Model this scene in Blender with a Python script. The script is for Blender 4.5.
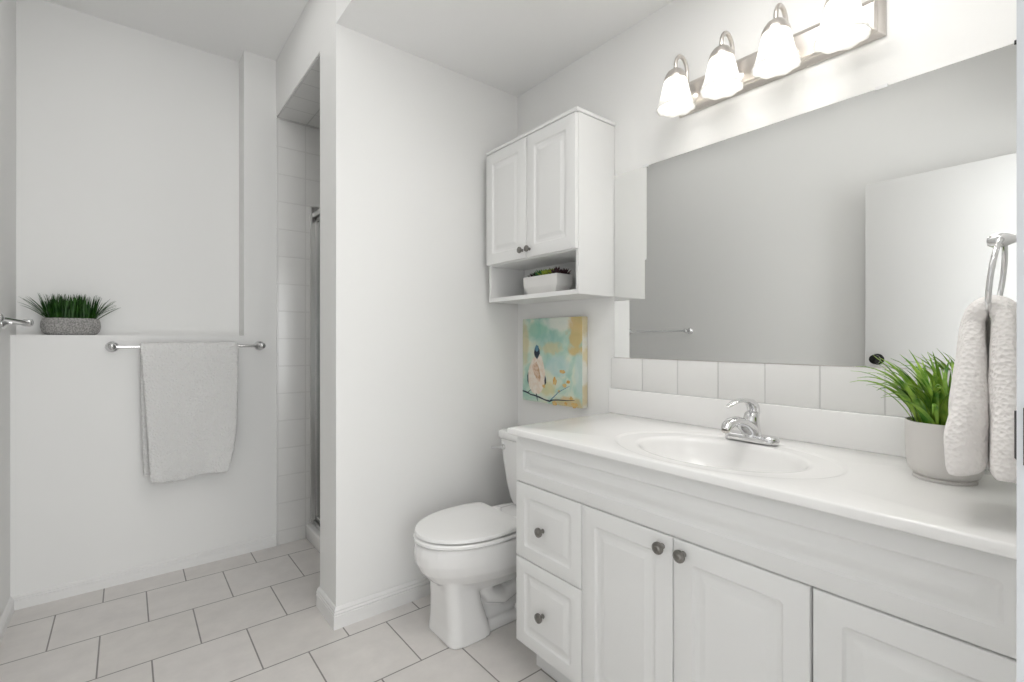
import bpy, bmesh, math, random
from mathutils import Vector, Matrix, noise
PI = math.pi
C = bpy.context.scene.collection
for o in list(bpy.data.objects):
    bpy.data.objects.remove(o)

# ------------------------------------------------------------------ camera
cam_d = bpy.data.cameras.new('camera')
cam_d.sensor_width = 36.0
cam_d.lens = 483.0 / 1024 * 36
cam_d.shift_y = -2.0 / 1024
cam_d.clip_start = 0.01
cam = bpy.data.objects.new('camera', cam_d)
C.objects.link(cam)
cam.location = (0, 0, 1.17)
cam.rotation_euler = (PI / 2, 0, -math.radians(38.62))
bpy.context.scene.camera = cam

# ------------------------------------------------------------------ world, lights, exposure
sc = bpy.context.scene
sc.view_settings.view_transform = 'Standard'
sc.view_settings.look = 'None'
sc.view_settings.gamma = 1
sc.view_settings.use_curve_mapping = False
sc.view_settings.exposure = 0.11
w = bpy.data.worlds.new('world')
sc.world = w
w.use_nodes = True
w.node_tree.nodes['Background'].inputs[0].default_value = (0.975, 0.99, 1.0, 1)
w.node_tree.nodes['Background'].inputs[1].default_value = 5.6


def area_light(name, loc, rot, size, power, col=(1, 0.97, 0.93), sy=None):
    d = bpy.data.lights.new(name, 'AREA')
    d.energy = power
    d.size = size
    if sy:
        d.shape = 'RECTANGLE'
        d.size_y = sy
    d.color = col
    o = bpy.data.objects.new(name, d)
    o.location = loc
    o.rotation_euler = rot
    C.objects.link(o)
    return o


area_light('soffit_fill', (0.98, 0.50, 2.444), (0, 0, 0), 0.45, 5.8, (1, 0.985, 0.965))  # unseen fill under the soffit, added to lift counter and walls
pl = bpy.data.lights.new('doorway_fill', 'POINT')  # added point fill with no fixture, lifts the ceilings
pl.energy = 1.6
pl.shadow_soft_size = 0.045
pl.color = (1, 0.985, 0.965)
po = bpy.data.objects.new('doorway_fill', pl)
po.location = (0.55, 0.13, 2.15)
C.objects.link(po)
area_light('high_ceiling_fill', (0.14, 1.55, 2.742), (0, 0, 0), 0.7, 4.2, (1, 0.99, 0.975), sy=2.0)  # broad added fill below the high ceiling, brightens the left side
# daylight from the hallway enters through the open doorway (portal guides the sampling only)
portal = area_light('doorway_portal', (0.175, -0.08, 1.055), (PI / 2, 0, 0), 0.85, 1, sy=2.11)
portal.data.cycles.is_portal = True


# ------------------------------------------------------------------ materials
def mat(name, col, rough=0.5, metal=0.0, spec=0.5, bump=None, coat=0.0, mottling=None, emit=None,
        sheen=0.0, trans=0.0, ior=1.45, alpha=1.0, sss=0.0):
    m = bpy.data.materials.new(name)
    m.use_nodes = True
    nt = m.node_tree
    b = nt.nodes['Principled BSDF']
    b.inputs['Base Color'].default_value = (*col, 1)
    b.inputs['Roughness'].default_value = rough
    b.inputs['Metallic'].default_value = metal
    b.inputs['Specular IOR Level'].default_value = spec
    b.inputs['Coat Weight'].default_value = coat
    b.inputs['IOR'].default_value = ior
    if sheen:
        b.inputs['Sheen Weight'].default_value = sheen
    if trans:
        b.inputs['Transmission Weight'].default_value = trans
    if emit:
        b.inputs['Emission Color'].default_value = (*emit[0], 1)
        b.inputs['Emission Strength'].default_value = emit[1]
    if mottling or bump:
        tc = nt.nodes.new('ShaderNodeTexCoord')
    if mottling:                      # (scale, second colour, contrast)
        n = nt.nodes.new('ShaderNodeTexNoise')
        n.inputs['Scale'].default_value = mottling[0]
        n.inputs['Detail'].default_value = 5
        nt.links.new(tc.outputs['Object'], n.inputs['Vector'])
        r = nt.nodes.new('ShaderNodeMapRange')
        r.inputs[1].default_value = 0.5 - mottling[2]
        r.inputs[2].default_value = 0.5 + mottling[2]
        nt.links.new(n.outputs['Fac'], r.inputs[0])
        mx = nt.nodes.new('ShaderNodeMixRGB')
        mx.inputs[1].default_value = (*col, 1)
        mx.inputs[2].default_value = (*mottling[1], 1)
        nt.links.new(r.outputs[0], mx.inputs[0])
        nt.links.new(mx.outputs[0], b.inputs['Base Color'])
    if bump:                          # (kind, scale, strength, distance)
        if bump[0] == 'noise':
            t = nt.nodes.new('ShaderNodeTexNoise')
            t.inputs['Detail'].default_value = 3
            out = t.outputs['Fac']
        else:
            t = nt.nodes.new('ShaderNodeTexVoronoi')
            out = t.outputs['Distance']
        t.inputs['Scale'].default_value = bump[1]
        nt.links.new(tc.outputs['Object'], t.inputs['Vector'])
        bp = nt.nodes.new('ShaderNodeBump')
        bp.inputs['Strength'].default_value = bump[2]
        bp.inputs['Distance'].default_value = bump[3]
        nt.links.new(out, bp.inputs['Height'])
        nt.links.new(bp.outputs[0], b.inputs['Normal'])
    return m


def tile_mat(name, axes, w_, h_, off, offset, mortar, col1, col2, grout, rough, bumpd=0.4, vein=0.06, spec=0.5):
    """brick-texture tiles in object space; axes = the two object axes used"""
    m = bpy.data.materials.new(name)
    m.use_nodes = True
    nt = m.node_tree
    L = nt.links.new
    b = nt.nodes['Principled BSDF']
    tc = nt.nodes.new('ShaderNodeTexCoord')
    sp = nt.nodes.new('ShaderNodeSeparateXYZ')
    L(tc.outputs['Object'], sp.inputs[0])
    cb = nt.nodes.new('ShaderNodeCombineXYZ')
    for i, a in enumerate(axes):
        ad = nt.nodes.new('ShaderNodeMath')
        ad.operation = 'SUBTRACT'
        ad.inputs[1].default_value = off[i]
        L(sp.outputs['XYZ'.index(a)], ad.inputs[0])
        L(ad.outputs[0], cb.inputs[i])
    br = nt.nodes.new('ShaderNodeTexBrick')
    br.offset = offset
    br.offset_frequency = 2
    br.squash = 1
    br.inputs['Scale'].default_value = 1
    br.inputs['Mortar Size'].default_value = mortar
    br.inputs['Mortar Smooth'].default_value = 0.15
    br.inputs['Bias'].default_value = 0
    br.inputs['Brick Width'].default_value = w_
    br.inputs['Row Height'].default_value = h_
    br.inputs['Color1'].default_value = (*col1, 1)
    br.inputs['Color2'].default_value = (*col2, 1)
    br.inputs['Mortar'].default_value = (*grout, 1)
    L(cb.outputs[0], br.inputs['Vector'])
    n = nt.nodes.new('ShaderNodeTexNoise')
    n.inputs['Scale'].default_value = 9
    n.inputs['Detail'].default_value = 8
    n.inputs['Roughness'].default_value = 0.65
    L(tc.outputs['Object'], n.inputs['Vector'])
    mr = nt.nodes.new('ShaderNodeMapRange')
    mr.inputs[1].default_value = 0.3
    mr.inputs[2].default_value = 0.7
    mr.inputs[3].default_value = 1 - vein
    mr.inputs[4].default_value = 1 + vein
    L(n.outputs['Fac'], mr.inputs[0])
    mx = nt.nodes.new('ShaderNodeVectorMath')
    mx.operation = 'SCALE'
    L(br.outputs['Color'], mx.inputs[0])
    L(mr.outputs[0], mx.inputs['Scale'])
    L(mx.outputs[0], b.inputs['Base Color'])
    b.inputs['Roughness'].default_value = rough
    b.inputs['Specular IOR Level'].default_value = spec
    bp = nt.nodes.new('ShaderNodeBump')
    bp.invert = True
    bp.inputs['Strength'].default_value = bumpd
    bp.inputs['Distance'].default_value = 0.002
    L(br.outputs['Fac'], bp.inputs['Height'])
    L(bp.outputs[0], b.inputs['Normal'])
    return m


M = {}
M['paint'] = mat('wall paint', (0.87, 0.868, 0.855), 0.55, spec=0.12, bump=('noise', 160, 0.05, 0.001))
M['ceil'] = mat('ceiling paint', (0.93, 0.928, 0.92), 0.85, spec=0.2)
M['hallblocker'] = mat('hall blocker grey', (0.43, 0.435, 0.435), 0.6)  # darkened to cut the bounce off the added hall panels
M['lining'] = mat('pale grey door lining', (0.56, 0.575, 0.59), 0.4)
M['trim'] = mat('trim paint', (0.84, 0.835, 0.825), 0.35)
M['floor'] = tile_mat('floor tile', 'XY', 0.307, 0.307, (-1.155, 1.5795 - 0.307 * 6), 0.5, 0.0028,
                      (0.735, 0.705, 0.675), (0.765, 0.735, 0.71), (0.27, 0.255, 0.24), 0.38, vein=0.06)
M['showertile'] = tile_mat('shower wall tile', 'XZ', 0.150, 0.156, (0.672, 0.08), 0.0, 0.003,
                           (0.76, 0.755, 0.74), (0.77, 0.765, 0.75), (0.69, 0.685, 0.67), 0.2, 0.8, 0.01)
M['showerceil'] = tile_mat('shower ceiling tile', 'XY', 0.156, 0.156, (0.67, 2.18), 0.0, 0.003,
                           (0.74, 0.735, 0.72), (0.75, 0.745, 0.73), (0.6, 0.595, 0.58), 0.2, 0.8, 0.01)
M['splash'] = tile_mat('backsplash tile', 'YZ', 0.1575, 0.30, (1.336 - 0.1575 * 20, 0.90), 0.0, 0.0025,
                       (0.82, 0.815, 0.80), (0.83, 0.825, 0.81), (0.70, 0.695, 0.68), 0.15, 0.7, 0.01)
M['cab'] = mat('white cabinet', (0.83, 0.83, 0.82), 0.36)
M['cabin'] = mat('white cabinet carcass', (0.78, 0.78, 0.77), 0.45)
M['counter'] = mat('white cultured marble', (0.91, 0.903, 0.892), 0.2, coat=0.1)
M['porcelain'] = mat('white porcelain', (0.89, 0.885, 0.875), 0.09, coat=0.5)
M['seat'] = mat('white seat plastic', (0.93, 0.925, 0.915), 0.22)
M['chrome'] = mat('chrome', (0.74, 0.74, 0.745), 0.07, 1.0)
M['nickel'] = mat('brushed nickel', (0.66, 0.625, 0.59), 0.3, 1.0)
M['pewter'] = mat('dark pewter', (0.25, 0.24, 0.225), 0.33, 1.0)
M['aluminium'] = mat('shower aluminium', (0.66, 0.66, 0.65), 0.28, 1.0)
M['black'] = mat('black metal', (0.012, 0.012, 0.012), 0.3, 0.3)
M['bronze'] = mat('dark bronze', (0.022, 0.018, 0.016), 0.38, 0.6)
M['gasket'] = mat('dark gasket', (0.03, 0.03, 0.03), 0.6)
M['door'] = mat('door paint', (0.71, 0.708, 0.70), 0.4)
M['towel'] = mat('white towel', (0.76, 0.755, 0.745), 0.95, spec=0.1, sheen=0.2, bump=('voronoi', 105, 0.9, 0.0045))
M['handtowel'] = mat('cream hand towel', (0.93, 0.90, 0.875), 0.95, spec=0.1, sheen=0.2, bump=('voronoi', 150, 0.7, 0.004))
M['pot'] = mat('matte white pot', (0.74, 0.715, 0.69), 0.55)
M['potwhite'] = mat('white ceramic planter', (0.80, 0.79, 0.77), 0.4)
M['stonepot'] = mat('grey ribbed pot', (0.20, 0.195, 0.19), 0.85, mottling=(160, (0.44, 0.43, 0.415), 0.16))
M['soil'] = mat('dark soil', (0.02, 0.015, 0.01), 0.95)
M['hose'] = mat('braided hose', (0.30, 0.30, 0.30), 0.4, 0.8)
M['clip'] = mat('clear clip', (0.85, 0.85, 0.85), 0.2)
M['dark_channel'] = mat('dark channel', (0.16, 0.155, 0.15), 0.4, 0.8)
M['mirror'] = mat('mirror glass', (0.84, 0.845, 0.835), 0.0, 1.0)
M['bulb'] = mat('lit bulb', (1, 1, 1), 0.5, emit=((1.0, 0.965, 0.92), 11))


def leaf_mat(name, c1, c2, tip, scale=40):
    m = mat(name, c1, 0.42, spec=0.4, mottling=(scale, c2, 0.15))
    return m


M['grass_dark'] = leaf_mat('dark green grass', (0.008, 0.045, 0.006), (0.035, 0.11, 0.015), None)
M['grass_light'] = leaf_mat('bright green grass', (0.06, 0.20, 0.012), (0.34, 0.52, 0.07), None, 30)
M['succ_dark'] = leaf_mat('dark plum succulent', (0.025, 0.01, 0.014), (0.06, 0.02, 0.025), None)
M['succ_green'] = leaf_mat('blue green succulent', (0.03, 0.14, 0.05), (0.06, 0.22, 0.07), None)
M['succ_lime'] = leaf_mat('lime succulent', (0.20, 0.30, 0.03), (0.32, 0.40, 0.05), None)

# frosted shade: lit glass
sm = bpy.data.materials.new('frosted glass shade')
sm.use_nodes = True
nt = sm.node_tree
b = nt.nodes['Principled BSDF']
b.inputs['Base Color'].default_value = (0.92, 0.92, 0.90, 1)
b.inputs['Roughness'].default_value = 0.35
tr = nt.nodes.new('ShaderNodeBsdfTranslucent')
tr.inputs[0].default_value = (0.95, 0.94, 0.92, 1)
mxs = nt.nodes.new('ShaderNodeMixShader')
mxs.inputs[0].default_value = 0.45
nt.links.new(b.outputs[0], mxs.inputs[1])
nt.links.new(tr.outputs[0], mxs.inputs[2])
nt.links.new(mxs.outputs[0], nt.nodes['Material Output'].inputs[0])
M['shade'] = sm

# clear shower glass
gm = bpy.data.materials.new('shower glass')
gm.use_nodes = True
nt = gm.node_tree
b = nt.nodes['Principled BSDF']
b.inputs['Base Color'].default_value = (0.93, 0.96, 0.95, 1)
b.inputs['Roughness'].default_value = 0.03
b.inputs['Transmission Weight'].default_value = 1
M['glass'] = gm


# watercolour canvas: object coords, y across, z up
def canvas_mat():
    m = bpy.data.materials.new('watercolour canvas')
    m.use_nodes = True
    nt = m.node_tree
    L = nt.links.new
    b = nt.nodes['Principled BSDF']
    b.inputs['Roughness'].default_value = 0.7
    tc = nt.nodes.new('ShaderNodeTexCoord')

    def noi(scale, detail=4, dist=0.6, seed=0):
        mp = nt.nodes.new('ShaderNodeMapping')
        mp.inputs['Location'].default_value = (seed, seed * 1.7, seed * 0.3)
        L(tc.outputs['Object'], mp.inputs[0])
        n = nt.nodes.new('ShaderNodeTexNoise')
        n.inputs['Scale'].default_value = scale
        n.inputs['Detail'].default_value = detail
        n.inputs['Distortion'].default_value = dist
        L(mp.outputs[0], n.inputs['Vector'])
        return n.outputs['Fac']

    def ramp(fac, stops):
        r = nt.nodes.new('ShaderNodeValToRGB')
        while len(r.color_ramp.elements) < len(stops):
            r.color_ramp.elements.new(0.5)
        for e, (p, c) in zip(r.color_ramp.elements, stops):
            e.position = p
            e.color = (*c, 1)
        L(fac, r.inputs[0])
        return r.outputs[0]

    def blob(cy, cz, ry, rz, wob=0.5):
        sp = nt.nodes.new('ShaderNodeMapping')
        sp.vector_type = 'TEXTURE'
        sp.inputs['Location'].default_value = (0, cy, cz)
        sp.inputs['Scale'].default_value = (1e3, ry, rz)
        L(tc.outputs['Object'], sp.inputs[0])
        ln = nt.nodes.new('ShaderNodeVectorMath')
        ln.operation = 'LENGTH'
        L(sp.outputs[0], ln.inputs[0])
        nz = noi(16, 5, 0.8, cy * 31 + cz * 17)
        a = nt.nodes.new('ShaderNodeMath')
        a.operation = 'MULTIPLY_ADD'
        a.inputs[1].default_value = wob * 2
        L(nz, a.inputs[0])
        L(ln.outputs['Value'], a.inputs[2])
        mr = nt.nodes.new('ShaderNodeMapRange')
        mr.inputs[1].default_value = 0.75 + wob
        mr.inputs[2].default_value = 1.15 + wob
        mr.inputs[3].default_value = 1
        mr.inputs[4].default_value = 0
        L(a.outputs[0], mr.inputs[0])
        return mr.outputs[0]

    def over(base, col, fac, k=1.0):
        mx = nt.nodes.new('ShaderNodeMixRGB')
        L(base, mx.inputs[1])
        if isinstance(col, tuple):
            mx.inputs[2].default_value = (*col, 1)
        else:
            L(col, mx.inputs[2])
        ml = nt.nodes.new('ShaderNodeMath')
        ml.operation = 'MULTIPLY'
        ml.inputs[1].default_value = k
        L(fac, ml.inputs[0])
        L(ml.outputs[0], mx.inputs[0])
        return mx.outputs[0]

    base = ramp(noi(9, 6, 1.0), [(0.30, (0.28, 0.50, 0.42)), (0.46, (0.46, 0.63, 0.53)),
                                 (0.56, (0.62, 0.70, 0.58)), (0.72, (0.72, 0.70, 0.52))])
    c = base
    c = over(c, (0.24, 0.52, 0.40), blob(0.09, 0.145, 0.09, 0.045), 0.75)
    c = over(c, (0.30, 0.52, 0.47), blob(0.02, 0.09, 0.10, 0.05), 0.5)
    c = over(c, (0.72, 0.73, 0.66), blob(-0.06, 0.18, 0.10, 0.035), 0.8)
    c = over(c, (0.66, 0.44, 0.13), blob(-0.170, 0.14, 0.055, 0.095, 0.9), 0.75)
    c = over(c, (0.66, 0.55, 0.27), blob(0.0, 0.06, 0.08, 0.03, 1.0), 0.6)
    c = over(c, (0.60, 0.52, 0.28), blob(0.185, 0.08, 0.03, 0.10), 0.6)
    c = over(c, (0.42, 0.60, 0.60), blob(-0.05, -0.02, 0.09, 0.05), 0.6)
    c = over(c, (0.62, 0.58, 0.28), blob(0.03, -0.13, 0.06, 0.035), 0.7)
    c = over(c, (0.66, 0.42, 0.12), blob(-0.13, -0.185, 0.08, 0.03, 0.9), 0.6)
    c = over(c, (0.55, 0.66, 0.62), blob(-0.19, -0.05, 0.03, 0.10), 0.7)
    L(c, b.inputs['Base Color'])
    return m


M['canvas'] = canvas_mat()
M['art_cream'] = mat('painted cream', (0.74, 0.62, 0.50), 0.7, mottling=(40, (0.80, 0.74, 0.66), 0.12))
M['art_tan'] = mat('painted tan', (0.52, 0.33, 0.20), 0.7, mottling=(60, (0.70, 0.54, 0.42), 0.1))
M['art_navy'] = mat('painted navy', (0.02, 0.03, 0.05), 0.7)
M['art_teal'] = mat('painted teal', (0.10, 0.22, 0.30), 0.7)
M['art_ochre'] = mat('painted ochre', (0.62, 0.34, 0.08), 0.7, mottling=(50, (0.66, 0.50, 0.22), 0.12))
M['art_edge'] = mat('canvas edge', (0.78, 0.78, 0.70), 0.7, mottling=(9, (0.70, 0.62, 0.40), 0.06))


# ------------------------------------------------------------------ helpers
class MB:
    """collects geometry in world coordinates; build() links it as ONE mesh relative to its parent's origin"""

    def __init__(self):
        self.bm = bmesh.new()
        self.mats = []
        self.mi = 0

    def mat(self, m):
        if m not in self.mats:
            self.mats.append(m)
        self.mi = self.mats.index(m)
        return self

    def _face(self, vs):
        try:
            f = self.bm.faces.new(vs)
            f.material_index = self.mi
            return f
        except ValueError:
            return None

    def box(self, x0, x1, y0, y1, z0, z1, bev=0.0, seg=2):
        g = bmesh.new()
        bmesh.ops.create_cube(g, size=1)
        for v in g.verts:
            v.co = Vector(((x0 + x1) / 2 + v.co.x * (x1 - x0), (y0 + y1) / 2 + v.co.y * (y1 - y0),
                           (z0 + z1) / 2 + v.co.z * (z1 - z0)))
        if bev:
            bmesh.ops.bevel(g, geom=list(g.edges), offset=bev, segments=seg, profile=0.5, affect='EDGES')
        self.add(g)
        return self

    def add(self, g, mtx=None):
        g.verts.index_update()
        mp = []
        for v in g.verts:
            mp.append(self.bm.verts.new(mtx @ v.co if mtx else v.co))
        for f in g.faces:
            self._face([mp[v.index] for v in f.verts])
        g.free()

    def loft(self, rings, cap0=True, cap1=True, closed=True):
        vr = [[self.bm.verts.new(p) for p in r] for r in rings]
        n = len(vr[0])
        for a, b_ in zip(vr, vr[1:]):
            for i in range(n if closed else n - 1):
                j = (i + 1) % n
                self._face([a[i], a[j], b_[j], b_[i]])
        if cap0:
            self._face(list(reversed(vr[0])))
        if cap1:
            self._face(vr[-1])
        return vr

    def tube(self, pts, r, n=12, caps=True, closed=False):
        pts = [Vector(p) for p in pts]
        rr = r if isinstance(r, (list, tuple)) else [r] * len(pts)
        rings = []
        up = None
        N = len(pts)
        for i, p in enumerate(pts):
            if closed:
                t = pts[(i + 1) % N] - pts[i - 1]
            else:
                t = pts[min(i + 1, N - 1)] - pts[max(i - 1, 0)]
            t.normalize()
            if up is None:
                up = t.orthogonal().normalized()
            up = (up - t * up.dot(t)).normalized()
            s = t.cross(up)
            rings.append([p + (up * math.cos(a) + s * math.sin(a)) * rr[i]
                          for a in [2 * PI * k / n for k in range(n)]])
        if closed:
            rings.append(rings[0])
            # close by welding after
            self.loft(rings, False, False)
            bmesh.ops.remove_doubles(self.bm, verts=self.bm.verts, dist=1e-6)
        else:
            self.loft(rings, caps, caps)
        return self

    def lathe(self, prof, origin, axis='Z', n=32, lobes=None):
        """prof: list of (radius, height along axis)"""
        o = Vector(origin)
        rings = []
        for r, h in prof:
            ring = []
            for k in range(n):
                a = 2 * PI * k / n
                rr = max(r, 1e-4)
                u, v = math.cos(a) * rr, math.sin(a) * rr
                if axis == 'Z':
                    ring.append(o + Vector((u, v, h)))
                elif axis == 'X':
                    ring.append(o + Vector((h, u, v)))
                elif axis == '-X':
                    ring.append(o + Vector((-h, -u, v)))
                elif axis == 'Y':
                    ring.append(o + Vector((-u, h, v)))
                else:
                    ring.append(o + Vector((u, -h, v)))
            rings.append(ring)
        self.loft(rings)
        return self

    def build(self, name, m=None, parent=None, smooth=35, mods=None):
        bmesh.ops.recalc_face_normals(self.bm, faces=self.bm.faces)
        me = bpy.data.meshes.new(name)
        org = parent_origin(parent)
        bmesh.ops.translate(self.bm, verts=self.bm.verts, vec=-org)
        self.bm.to_mesh(me)
        self.bm.free()
        for mm in (self.mats or [m]):
            me.materials.append(mm)
        if smooth:
            for p in me.polygons:
                p.use_smooth = True
            me.set_sharp_from_angle(angle=math.radians(smooth))
        o = bpy.data.objects.new(name, me)
        C.objects.link(o)
        o.parent = parent
        return o


def parent_origin(p):
    v = Vector((0, 0, 0))
    while p:
        v = v + p.location
        p = p.parent
    return v


def thing(name, label, cat, loc, group=None):
    o = bpy.data.objects.new(name, None)
    o.empty_display_size = 0.05
    C.objects.link(o)
    o.location = loc
    return tag(o, label, cat, group)


def tag(o, label, cat, group=None):
    o['label'] = label
    o['category'] = cat
    if group:
        o['group'] = group
    return o


def struct(name, mb, m, parent=None, smooth=0):
    o = mb.build(name, m, parent, smooth)
    if parent is None:
        o['kind'] = 'structure'
    return o


def subsurf(o, lv):
    s = o.modifiers.new('Subsurf', 'SUBSURF')
    s.levels = s.render_levels = lv
    return o


def rrect(cu, cv, hw, hh, r, k=5):
    """rounded rectangle in 2-D, CCW, 4*(k+1) points"""
    r = max(min(r, hw - 1e-4, hh - 1e-4), 1e-4)
    pts = []
    for (sx, sy, a0) in ((1, 1, 0), (-1, 1, PI / 2), (-1, -1, PI), (1, -1, 1.5 * PI)):
        for i in range(k + 1):
            a = a0 + PI / 2 * i / k
            pts.append((cu + sx * (hw - r) + r * math.cos(a), cv + sy * (hh - r) + r * math.sin(a)))
    return pts


def panel_front(mb, y0, y1, z0, z1, xb, xf, m1=0.048, style=1):
    """routed thermofoil front facing -X between xb (back) and xf (front face)"""
    cy, cz, hy, hz = (y0 + y1) / 2, (z0 + z1) / 2, (y1 - y0) / 2, (z1 - z0) / 2
    steps = [(0.0, xb, 0.001), (0.0, xf + 0.003, 0.002), (0.0012, xf + 0.0008, 0.003), (0.003, xf, 0.003),
             (m1, xf, 0.010), (m1 + 0.006, xf + 0.0058, 0.010), (m1 + 0.013, xf + 0.0072, 0.010),
             (m1 + 0.021, xf + 0.0064, 0.007), (m1 + 0.032, xf + 0.0012, 0.004), (m1 + 0.036, xf + 0.0006, 0.003)]
    rings = []
    for ins, x, r in steps:
        if hy - ins < 0.004 or hz - ins < 0.004:
            break
        rings.append([Vector((x, u, v)) for u, v in rrect(cy, cz, hy - ins, hz - ins, r)])
    mb.loft(rings)


def knob(parent, x, y, z, m, s=1.0):
    """round cabinet knob on a face at x, pointing to -X"""
    mb = MB()
    prof = [(0.0075, 0.0), (0.0075, 0.002), (0.0052, 0.004), (0.005, 0.012), (0.009, 0.015), (0.0150, 0.0175),
            (0.0158, 0.021), (0.0150, 0.0245), (0.012, 0.0255), (0.0112, 0.0248), (0.0085, 0.0252), (0.006, 0.028), (0.0001, 0.0285)]
    mb.lathe([(r * s, h * s) for r, h in prof], (x, y, z), '-X', 24)
    return mb.build('knob', m, parent, 40)


# ------------------------------------------------------------------ the room
XL, XS, XM = -0.39, 0.664, 1.614          # left wall, shower partition edge, mirror wall
YF, YT, YJ, YP, YN = 0.0535, 1.972, 2.18, 2.976, 3.12
ZL, ZH, ZP = 2.448, 2.748, 1.188

struct('floor', MB().box(-1.2, 1.75, -2.2, 3.3, -0.1, 0), M['floor'])
struct('wall_left', MB().box(XL - 0.12, XL, -0.073, 3.3, 0, 2.9), M['paint'])
struct('wall_right', MB().box(XM, XM + 0.12, -0.073, 3.3, 0, 2.9), M['paint'])
mb = MB()
mb.box(XL, 0.503, YP, YN, 0, ZP)
mb.box(0.503, XM, YP, 3.3, 0, ZH)
mb.box(XL, 0.503, YN, 3.3, 0, ZH)
struct('wall_back', mb, M['paint'])
mb = MB()
mb.box(XS, XM, YT, YJ, 0, ZH)
mb.box(XS, XS + 0.13, YJ, YP, 2.432, ZH)
struct('wall_shower', mb, M['paint'])
mb = MB()
mb.box(0.60, XM, -0.073, YF, 0, 2.9)
mb.box(XL, -0.25, -0.073, YF, 0, 2.9)
mb.box(-0.25, 0.60, -0.073, YF, 2.11, 2.9)
struct('wall_front', mb, M['paint'])
mb = MB()
mb.box(XL - 0.1, XS, -0.073, 3.3, ZH, 2.9)
mb.box(XS, XM + 0.1, -0.073, YT, ZL, 2.9)
mb.box(XS, XM + 0.1, YT, 3.3, ZH, 2.9)
struct('ceiling', mb, M['ceil'])
mb = MB()
mb.box(-0.42, -0.30, -2.2, -0.0731, 0, 2.5)
mb.box(-0.42, 1.75, -2.2, -0.073, 2.44, 2.5)
struct('hall_light_blocker', mb, M['hallblocker'])  # unseen panels added to hold back hallway light on the door lining
# shower alcove: tiled far wall and tiled ceiling
mb = MB()
mb.box(XS + 0.002, XM, YP - 0.008, YP, 0.0, 2.424, 0.002)
struct('wall_tile', mb, M['showertile'], smooth=40)
struct('ceiling_shower', MB().box(XS + 0.13, XM, YJ, YP - 0.008, 2.424, 2.44).box(XS + 0.004, XS + 0.13, YJ, YP - 0.008, 2.424, 2.432), M['showerceil'])


def baseboard(name, pts_dir, hs=1.0):
    """profiled baseboard; list of (p0, p1, outward normal)"""
    mb = MB()
    prof = [(0.0, 0.0), (0.013, 0.0), (0.013, 0.052), (0.010, 0.055), (0.0125, 0.058), (0.0125, 0.063), (0.009, 0.068), (0.0095, 0.074), (0.004, 0.083), (0.0, 0.085)]
    for (x0, y0), (x1, y1), (nx, ny), e0, e1 in pts_dir:
        r0, r1 = [], []
        tx, ty = x1 - x0, y1 - y0
        l = math.hypot(tx, ty)
        tx, ty = tx / l, ty / l
        for d, z in prof:
            z *= hs
            r0.append(Vector((x0 + nx * d - tx * d * e0, y0 + ny * d - ty * d * e0, z)))
            r1.append(Vector((x1 + nx * d + tx * d * e1, y1 + ny * d + ty * d * e1, z)))
        mb.loft([r0, r1])
    return struct(name, mb, M['trim'], smooth=0)


baseboard('baseboard_back', [((XL, YP), (XS, YP), (0, -1), -1, 0)], 0.70)
baseboard('baseboard_left', [((XL, 1.0), (XL, YP), (1, 0), 0, 0)], 0.70)
baseboard('baseboard_shower', [((XS, YT), (XM, YT), (0, -1), 1, 0), ((XS, YT), (XS, YJ), (-1, 0), 1, 1)])
baseboard('baseboard_right', [((XM, 1.345), (XM, YT), (-1, 0), 0, -1)])

# door lining and casing on the hall side
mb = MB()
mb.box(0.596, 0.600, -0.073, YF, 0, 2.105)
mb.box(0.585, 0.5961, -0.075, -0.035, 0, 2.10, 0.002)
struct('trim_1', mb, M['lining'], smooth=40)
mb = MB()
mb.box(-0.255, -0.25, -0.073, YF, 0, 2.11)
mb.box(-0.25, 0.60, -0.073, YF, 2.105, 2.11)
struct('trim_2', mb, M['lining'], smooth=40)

# the open door, swung against the left wall (seen in the mirror)
d1 = bpy.data.objects.new('door_1', None)
C.objects.link(d1)
d1['kind'] = 'structure'
d1.location = (-0.232, 0.065, 0)
ld = 0.868
mb = MB().box(0, 0.036, 0, ld, 0.012, 2.085, 0.002)
dl = mb.build('door_leaf', M['door'], None, 40)
dl.parent = d1
mb = MB()
for sx, x in (('X', 0.036), ('-X', 0.0)):
    mb.lathe([(0.032, 0), (0.032, 0.006), (0.014, 0.010), (0.012, 0.028), (0.022, 0.036), (0.028, 0.047), (0.027, 0.058), (0.018, 0.066), (0.0001, 0.068)],
             (x, ld - 0.062, 1.052), sx, 28)
dk = mb.build('door_knob', M['black'], None, 40)
dk.parent = d1
d1.rotation_euler = (0, 0, math.radians(1.8))

# latch strike plate on the door lining
t = thing('strike_plate', 'dark bronze latch strike plate set in the white door lining at right', 'strike plate', (0.596, 0.03, 1.087))
mb = MB()
ring0 = [Vector((0.5965, y, z)) for y, z in rrect(0.030, 1.087, 0.018, 0.029, 0.008)]
ring1 = [Vector((0.5945, y, z)) for y, z in rrect(0.030, 1.087, 0.018, 0.029, 0.008)]
mb.loft([ring0, ring1])
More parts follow.
